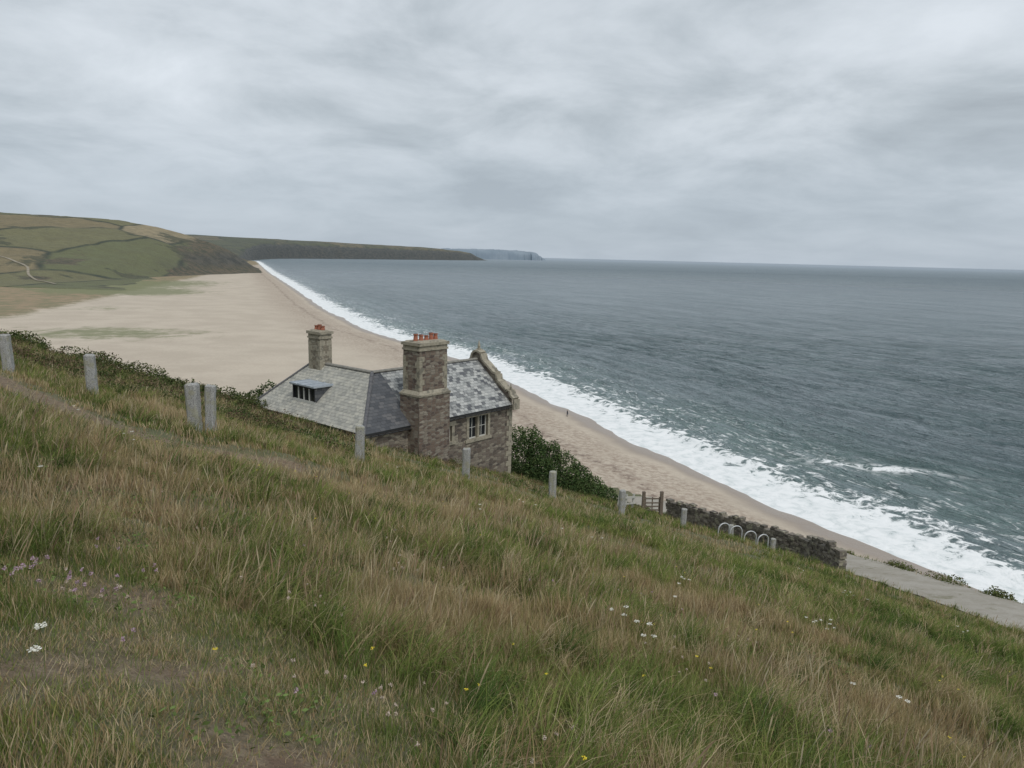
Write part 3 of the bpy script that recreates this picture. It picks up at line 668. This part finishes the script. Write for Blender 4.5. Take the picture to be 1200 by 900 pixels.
m_wall=rubble('killas_stone_wall',.34,.15,[(.09,.075,.065),(.16,.125,.10),(.20,.165,.135),(.27,.235,.185),(.38,.34,.27)],(.20,.18,.15))
m_chim=rubble('chimney_stone',.30,.13,[(.10,.075,.065),(.17,.12,.095),(.22,.17,.13),(.27,.235,.19),(.38,.34,.28)],(.21,.19,.16))
m_chim2=rubble('small_chimney_stone',.30,.14,[(.17,.145,.11),(.25,.215,.16),(.32,.285,.22),(.38,.35,.28)],(.27,.25,.2))
m_sl_l=brickmat('lichened_slate',.32,.2,[(.25,.255,.235),(.36,.355,.32),(.46,.45,.405)],(.14,.14,.13),.007,.06,((.52,.50,.43),2.5,.48,.7),.02,.85)
m_sl_d=brickmat('patchy_slate',.30,.2,[(.06,.065,.075),(.11,.115,.125),(.34,.35,.34),(.48,.485,.47),(.54,.54,.51)],(.07,.07,.075),.007,.05,((.10,.105,.11),1.3,.54,.8),.02,.65)
m_sl_k=brickmat('dark_slate_roof',.32,.2,[(.06,.065,.075),(.095,.10,.11),(.14,.14,.145),(.25,.25,.24)],(.05,.05,.055),.007,-.12,None,.02,.55)
m_dslate=simple('dark_slate',(.10,.105,.11),(.16,.16,.165),.8,.7)
m_dress=simple('dressed_granite',(.38,.345,.27),(.29,.26,.20),9,.9,.5,.01,c3=(.19,.175,.14),s3=3.0)
m_lead=simple('lead_sheet',(.40,.44,.48),(.30,.34,.38),5,.5,.2,.005)
m_glass,t,out=newmat('window_glass'); out(principled(t,(.02,.022,.025),.08,None,IOR=1.5))
m_frame=simple('painted_frame',(.62,.62,.58),(.5,.5,.47),20,.6,.1,.002)
m_pot=simple('terracotta',(.42,.15,.09),(.28,.11,.07),12,.8,.2,.003)
hs=bpy.data.objects.new('stone_house',None); scene.collection.objects.link(hs); hs.location=(-7.29,36.0,H-8.64); hs.rotation_euler=(0,0,math.atan2(.764,.645))
Rz=2.28; o_=.25; ze=-.25*Rz/2.7
def uvplane(pts,org,ud,vd):
    r=[]
    for p in pts:
        dv=Vector(p)-Vector(org); r.append((dv.dot(Vector(ud)),dv.dot(Vector(vd))))
    return r
def roofplane(name,pts,ud,mat,extra=None):
    P_=[Vector(p) for p in pts]; n=(P_[1]-P_[0]).cross(P_[2]-P_[0]).normalized()
    if n.z<0: P_=P_[::-1]; n=-n
    ud=Vector(ud); vd=n.cross(ud).normalized(); b=MB()
    b.poly(P_,0,uvplane(P_,P_[0],ud,vd))
    Q=[p-n*.07 for p in P_]
    b.poly(Q[::-1],1)
    for i in range(len(P_)):
        j=(i+1)%len(P_); b.poly([P_[i],Q[i],Q[j],P_[j]],1)
    return b.obj(name,[mat,m_dslate],parent=hs)
c00=(-o_,-o_,ze); R_=(2.7,2.7,Rz)
roofplane('roof_front_dark',[c00,(3.2,-o_,ze),(3.2,2.7,Rz),R_],(1,0,0),m_sl_k)
roofplane('roof_front_patchy',[(3.2,-o_,ze),(11.06,-o_,ze),(11.06,2.7,Rz),(3.2,2.7,Rz)],(1,0,0),m_sl_d)
roofplane('roof_side_lichened',[c00,R_,(2.7,8.1,Rz),(-o_,10.15,ze)],(0,1,0),m_sl_l)
roofplane('roof_hip_end',[(-o_,10.15,ze),(2.7,8.1,Rz),(5.65,10.15,ze)],(1,0,0),m_sl_l)
roofplane('roof_back_b',[(5.65,10.15,ze),(2.7,8.1,Rz),R_,(5.65,5.65,ze)],(0,1,0),m_sl_l)
roofplane('roof_back_a',[R_,(11.06,2.7,Rz),(11.06,5.65,ze),(5.65,5.65,ze)],(1,0,0),m_sl_k)
def bar(b,p0,p1,r,m=0,n=7):
    p0,p1=Vector(p0),Vector(p1); L_=(p1-p0).length; d_=(p1-p0).normalized(); s1=d_.cross(Vector((0,0,1))).normalized(); s2=s1.cross(d_).normalized()
    k=int(L_/.45)+1
    for q in range(k):
        a0=p0+d_*(L_*q/k); a1=p0+d_*(L_*(q+1)/k-.012)
        rr=r*U(.96,1.05)
        ring=[]
        for a in (a0,a1): ring.append([a+s1*rr*math.cos(math.pi*i/n)+s2*rr*.8*math.sin(math.pi*i/n) for i in range(n+1)])
        for i in range(n): b.poly([ring[0][i],ring[1][i],ring[1][i+1],ring[0][i+1]],m)
        b.poly(ring[0],m); b.poly(ring[1][::-1],m)
b=MB(); bar(b,(2.7,2.7,Rz-.02),(11.0,2.7,Rz-.02),.13); bar(b,(2.7,2.7,Rz-.02),(2.7,8.1,Rz-.02),.13)
b.obj('ridge_tiles',[simple('ridge_tile',(.26,.25,.22),(.2,.19,.17),6,.8)],parent=hs)
b=MB(); bar(b,(-o_,-o_,ze),(2.7,2.7,Rz),.10); bar(b,(-o_,10.15,ze),(2.7,8.1,Rz),.09); bar(b,(5.65,10.15,ze),(2.7,8.1,Rz),.09)
b.obj('hip_tiles',[simple('hip_slate',(.09,.09,.1),(.14,.14,.145),6,.7)],parent=hs)
def wallrect(b,axis,c,u0,u1,z0,z1,holes=(),depth=.22,inward=1,m=0,mr_=1):
    def P3(u,z,off=0): return (u,c+off*inward,z) if axis=='x' else (c+off*inward,u,z)
    us=sorted({u0,u1}|{h[0] for h in holes}|{h[1] for h in holes}); zs=sorted({z0,z1}|{h[2] for h in holes}|{h[3] for h in holes})
    for i in range(len(us)-1):
        for j in range(len(zs)-1):
            um,zm=(us[i]+us[i+1])/2,(zs[j]+zs[j+1])/2
            if any(h[0]<um<h[1] and h[2]<zm<h[3] for h in holes): continue
            b.poly([P3(us[i],zs[j]),P3(us[i+1],zs[j]),P3(us[i+1],zs[j+1]),P3(us[i],zs[j+1])],m,[(us[i],zs[j]),(us[i+1],zs[j]),(us[i+1],zs[j+1]),(us[i],zs[j+1])])
    for h in holes:
        for (ua,za,ub,zb) in ((h[0],h[2],h[1],h[2]),(h[1],h[2],h[1],h[3]),(h[1],h[3],h[0],h[3]),(h[0],h[3],h[0],h[2])):
            b.poly([P3(ua,za),P3(ub,zb),P3(ub,zb,depth),P3(ua,za,depth)],mr_)
b=MB(); zb=-8.0; zt=-.02
win=(7.55,9.15,-1.85,-.55)
wallrect(b,'x',0.0,0,11.05,zb,zt,[win,(5.75,6.15,-1.7,-.8)],inward=1)
wallrect(b,'y',0.0,0,9.9,zb,zt,[],inward=1)
wallrect(b,'x',9.9,0,5.4,zb,zt,inward=-1); wallrect(b,'y',5.4,5.4,9.9,zb,zt,inward=-1); wallrect(b,'x',5.4,5.4,11.05,zb,zt,inward=-1)
b.obj('walls',[m_wall,m_dress],parent=hs)
def window(nm,u0,u1,z0,z1,nm_mull,rows):
    b=MB(); y=.14
    b.box(u0,u1,y+.05,y+.07,z0,z1,1)
    fw=.06
    b.box(u0,u1,y,y+.045,z0,z0+fw,0);b.box(u0,u1,y,y+.045,z1-fw,z1,0);b.box(u0,u0+fw,y+.002,y+.043,z0+fw,z1-fw,0);b.box(u1-fw,u1,y+.002,y+.043,z0+fw,z1-fw,0)
    for i in range(nm_mull):
        uc=u0+(u1-u0)*(i+1)/(nm_mull+1)
        if i%2==(nm_mull//2)%2: b.box(uc-.08,uc+.08,-.01,y+.048,z0,z1,2)
        else: b.box(uc-.015,uc+.015,y+.004,y+.04,z0+fw,z1-fw,0)
    for i in range(rows-1):
        zc_=z0+(z1-z0)*(i+1)/rows; b.box(u0+fw,u1-fw,y+.006,y+.038,zc_-.015,zc_+.015,0)
    b.box(u0-.2,u0,-.03,.1,z0-.001,z1,2);b.box(u1,u1+.2,-.03,.1,z0-.001,z1,2);b.box(u0-.3,u1+.3,-.035,.1,z1,z1+.24,2);b.box(u0-.3,u1+.3,-.07,.1,z0-.18,z0-.002,2)
    b.obj(nm,[m_frame,m_glass,m_dress],parent=hs)
window('window_front',7.55,9.15,-1.85,-.55,3,2); window('window_small',5.75,6.15,-1.7,-.8,0,2)
b=MB(); b.box(-.1,10.95,-.19,-.14,-.33,-.2,0); b.box(-.19,-.14,-.1,10.0,-.33,-.2,0); bar(b,(-.2,-.27,-.36),(11.0,-.27,-.36),-.06); 
b.obj('gutter',[simple('dark_gutter',(.04,.04,.045),(.06,.06,.06),8,.6)],parent=hs)
half=[(-.38,-.5),(-.38,.12),(-.12,.28),(.0,.62),(.18,.5),(.75,.98),(1.0,1.12),(1.08,1.5),(1.3,1.52),(1.9,1.98),(2.25,2.2),(2.4,2.62)]
prof=half+[(2.7,2.75)]+[(5.4-q,z) for q,z in reversed(half)]
def prism(b,prof,p0,p1,m,zbot=None):
    pts=list(prof)
    if zbot is not None: pts=[(prof[0][0],zbot)]+pts+[(prof[-1][0],zbot)]
    b.poly([(p1,q,z) for q,z in pts],m,[(q,z) for q,z in pts]); b.poly([(p0,q,z) for q,z in pts][::-1],m,[(q,z) for q,z in pts][::-1])
    for i in range(len(pts)):
        j=(i+1)%len(pts); b.poly([(p0,pts[i][0],pts[i][1]),(p0,pts[j][0],pts[j][1]),(p1,pts[j][0],pts[j][1]),(p1,pts[i][0],pts[i][1])],m,[(p0,pts[i][1]),(p0,pts[j][1]),(p1,pts[j][1]),(p1,pts[i][1])])
b=MB()
inner=[(0,-.5)]+[(max(q,.0),z-.02) for q,z in half[1:]]+[(2.7,2.73)]+[(min(5.4-q,5.4),z-.02) for q,z in reversed(half[1:])]+[(5.4,-.5)]
prism(b,inner,11.06,11.34,0,zb)
for i in range(len(prof)-1):
    (q0,z0),(q1,z1)=prof[i],prof[i+1]; dq,dz=q1-q0,z1-z0; l=math.hypot(dq,dz); nq,nz_=-dz/l,dq/l; th=.13
    A_=[(10.93,q0,z0),(11.47,q0,z0),(11.47,q1,z1),(10.93,q1,z1)]; B_=[(p,q+nq*th,z+nz_*th) for p,q,z in A_]
    b.poly(B_,1);b.poly(A_[::-1],1)
    for k in range(4): kk=(k+1)%4; b.poly([A_[k],A_[kk],B_[kk],B_[k]],1)
def finial(b,q,z,s):
    b.box(11.2-.12*s,11.2+.12*s,q-.12*s,q+.12*s,z,z+.16*s,1); b.cyl(11.2,q,z+.16*s,z+.3*s,.06*s,.11*s,1,8); b.cyl(11.2,q,z+.3*s,z+.42*s,.11*s,.08*s,1,8); b.cyl(11.2,q,z+.42*s,z+.75*s,.08*s,.01*s,1,8)
finial(b,2.7,2.8,.9); finial(b,.0,.62,.6); finial(b,5.4,.62,.6); finial(b,1.18,1.55,.5); finial(b,4.22,1.55,.5)
b.obj('gable_parapet',[m_wall,m_dress],parent=hs)
b=MB(); z=-7.0;i=0
while z<-.45:
    h=.32; wq=.5 if i%2 else .3; wq2=.3 if i%2 else .5
    b.box(11.37-wq,11.37,-.03,wq2,z,z+h-.012,0); 
    b.box(-.03,wq,-.03,wq2,z,z+h-.012,0)
    z+=h;i+=1
b.obj('quoins',[m_dress],parent=hs)
m_pot_mouth=simple('pot_mouth_black',(.01,.01,.01),(.02,.02,.02),5)
def chimney(nm,p0,p1,q0,q1,zbase,zled,ztop,mat,pots,ledge=True,ex=.12):
    b=MB()
    if ledge:
        b.box(p0-ex,p1+ex,q0-ex,q1+ex,zbase,zled,0)
        b.box(p0-ex-.04,p1+ex+.04,q0-ex-.04,q1+ex+.04,zled,zled+.1,1); b.box(p0-ex,p1+ex,q0-ex,q1+ex,zled+.1,zled+.28,1,top=ex-.005)
        zs=zled+.28
    else: zs=zbase
    b.box(p0,p1,q0,q1,zs,ztop-.42,0)
    z=zs+.02;i=0
    while z<ztop-.75:
        h=.3; a=.34 if i%2 else .2; c=.2 if i%2 else .34
        for (px,sx) in ((p0,1),(p1,-1)):
            for (qy,sy) in ((q0,1),(q1,-1)):
                xa,xb=sorted((px-.012*sx,px+a*sx)); ya,yb=sorted((qy-.012*sy,qy+c*sy)); b.box(xa,xb,ya,yb,z,z+h-.012,1)
        z+=h;i+=1
    b.box(p0-.05,p1+.05,q0-.05,q1+.05,ztop-.42,ztop-.32,1); b.box(p0-.01,p1+.01,q0-.01,q1+.01,ztop-.32,ztop-.16,1); b.box(p0-.09,p1+.09,q0-.09,q1+.09,ztop-.16,ztop,1); b.box(p0+.05,p1-.05,q0+.05,q1-.05,ztop,ztop+.06,1,top=.04)
    for (px,qy,hh) in pots:
        b.cyl(px,qy,ztop+.05,ztop+hh*.85,.13,.10,2,12,False); b.cyl(px,qy,ztop+hh*.85,ztop+hh,.13,.13,2,12)
        b.cyl(px,qy,ztop+hh,ztop+hh+.003,.09,.09,3,12)  # thin near-black disc on the capped pot top
    b.obj(nm,[mat,m_dress,m_pot,m_pot_mouth],parent=hs)
chimney('main_chimney',3.0,4.98,-.75,.5,-8,1.35,4.15,m_chim,[(3.3,-.12,.42),(3.68,-.12,.36),(4.05,-.12,.30),(4.4,-.12,.42),(4.72,-.12,.36)])
chimney('rear_chimney',2.3,3.1,6.85,7.95,1.2,0,4.15,m_chim2,[(2.7,7.1,.30),(2.7,7.4,.36),(2.7,7.7,.30)],ledge=False)
b=MB(); q0,q1=4.9,7.0; pf=.55; zs_=pf*Rz/2.7; ztp=zs_+.95; pbk=ztp/(Rz/2.7)+.0
b.poly([(pf,q0,zs_-.05),(pf,q0,ztp-.05),(pbk,q0,ztp-.05)],2,[(0,0),(0,1),(1.2,1)]); b.poly([(pf,q1,zs_-.05),(pbk,q1,ztp-.05),(pf,q1,ztp-.05)],2,[(0,0),(1.2,1),(0,1)])
b.poly([(pf+.06,q0,zs_),(pf+.06,q1,zs_),(pf+.06,q1,ztp-.05),(pf+.06,q0,ztp-.05)],1)
b.box(pf-.02,pf+.05,q0,q1,zs_-.04,zs_+.1,0); b.box(pf-.02,pf+.05,q0,q1,ztp-.16,ztp-.06,3)
for i in range(5):
    qq=q0+.04+(q1-q0-.08)*i/4; b.box(pf-.015,pf+.045,qq-.025,qq+.025,zs_+.1,ztp-.16,3 if i in(0,4) else 0)
b.box(pf-.15,pbk+.15,q0-.12,q1+.12,ztp-.05,ztp+.03,4)
for i in range(4):
    qq=q0+(q1-q0)*i/3; b.box(pf-.14,pbk+.1,qq-.025,qq+.025,ztp+.031,ztp+.065,4)
b.obj('dormer_window',[m_frame,m_glass,m_sl_k,simple('black_paint',(.03,.03,.035),(.04,.04,.045),8,.5),m_lead],parent=hs)

# ------------------------------------------------------------------ person on the beach
def person(x_,y_,z_):
    J={'pel':(0,0,.95),'ch':(0.01,.0,1.25),'sh':(.02,0,1.42),'nk':(.03,0,1.5),'hd':(.04,.02,1.60),'ht':(.04,.02,1.71),
       'lh':(0,.1,.92),'lk':(.12,.1,.5),'la':(.03,.1,.08),'lt':(.2,.1,.04),'rh':(0,-.1,.92),'rk':(-.02,-.1,.5),'ra':(-.2,-.1,.1),'rt':(-.06,-.1,.04),
       'ls':(.02,.2,1.4),'le':(-.05,.27,1.12),'lw':(.08,.27,.9),'lf':(.13,.26,.8),'rs':(.02,-.2,1.4),'re':(.08,-.27,1.13),'rw':(.22,-.26,.92),'rf':(.28,-.25,.84)}
    Rr={'pel':.15,'ch':.16,'sh':.12,'nk':.055,'hd':.1,'ht':.07,'lh':.1,'lk':.065,'la':.045,'lt':.04,'rh':.1,'rk':.065,'ra':.045,'rt':.04,'ls':.07,'le':.05,'lw':.035,'lf':.03,'rs':.07,'re':.05,'rw':.035,'rf':.03}
    E=[('pel','ch'),('ch','sh'),('sh','nk'),('nk','hd'),('hd','ht'),('pel','lh'),('lh','lk'),('lk','la'),('la','lt'),('pel','rh'),('rh','rk'),('rk','ra'),('ra','rt'),('sh','ls'),('ls','le'),('le','lw'),('lw','lf'),('sh','rs'),('rs','re'),('re','rw'),('rw','rf')]
    ks=list(J); me=bpy.data.meshes.new('person'); me.from_pydata([J[k] for k in ks],[(ks.index(a),ks.index(b_)) for a,b_ in E],[])
    o=bpy.data.objects.new('person',me); scene.collection.objects.link(o)
    sk=o.modifiers.new('skin','SKIN')
    for i,k in enumerate(ks):
        sv=me.skin_vertices[0].data[i]; sv.radius=(Rr[k],Rr[k]*.85); sv.use_root=(k=='pel')
    s_=o.modifiers.new('sub','SUBSURF'); s_.levels=1; s_.render_levels=1
    m,t,out=newmat('person_clothes'); oz=t.n('ShaderNodeSeparateXYZ',{0:t.n('ShaderNodeTexCoord').outputs['Object']}).outputs[2]
    cr=t.n('ShaderNodeValToRGB',{0:t.M('DIVIDE',oz,1.8)}); cr.color_ramp.interpolation='CONSTANT'; e=cr.color_ramp.elements
    e[0].position=0;e[0].color=(.02,.02,.02,1);e[1].position=.06;e[1].color=(.025,.03,.05,1)
    for p,c in ((.52,(.03,.03,.035)),(.83,(.42,.27,.2)),(.92,(.05,.035,.025))): x=e.new(p);x.color=c+(1,)
    out(principled(t,cr.outputs[0],.9)); me.materials.append(m)
    o.location=(x_,y_,z_); o.rotation_euler=(0,0,-.6)
def beachz(x_,y_):
    d_=(x_-float(xs(y_)))*float(slopecos(np.array(y_,float))); return 3.4*(1-math.exp(min(d_,0)/26))
px_,py_=13.4,174.0
person(px_,py_,beachz(px_,py_)-.02)
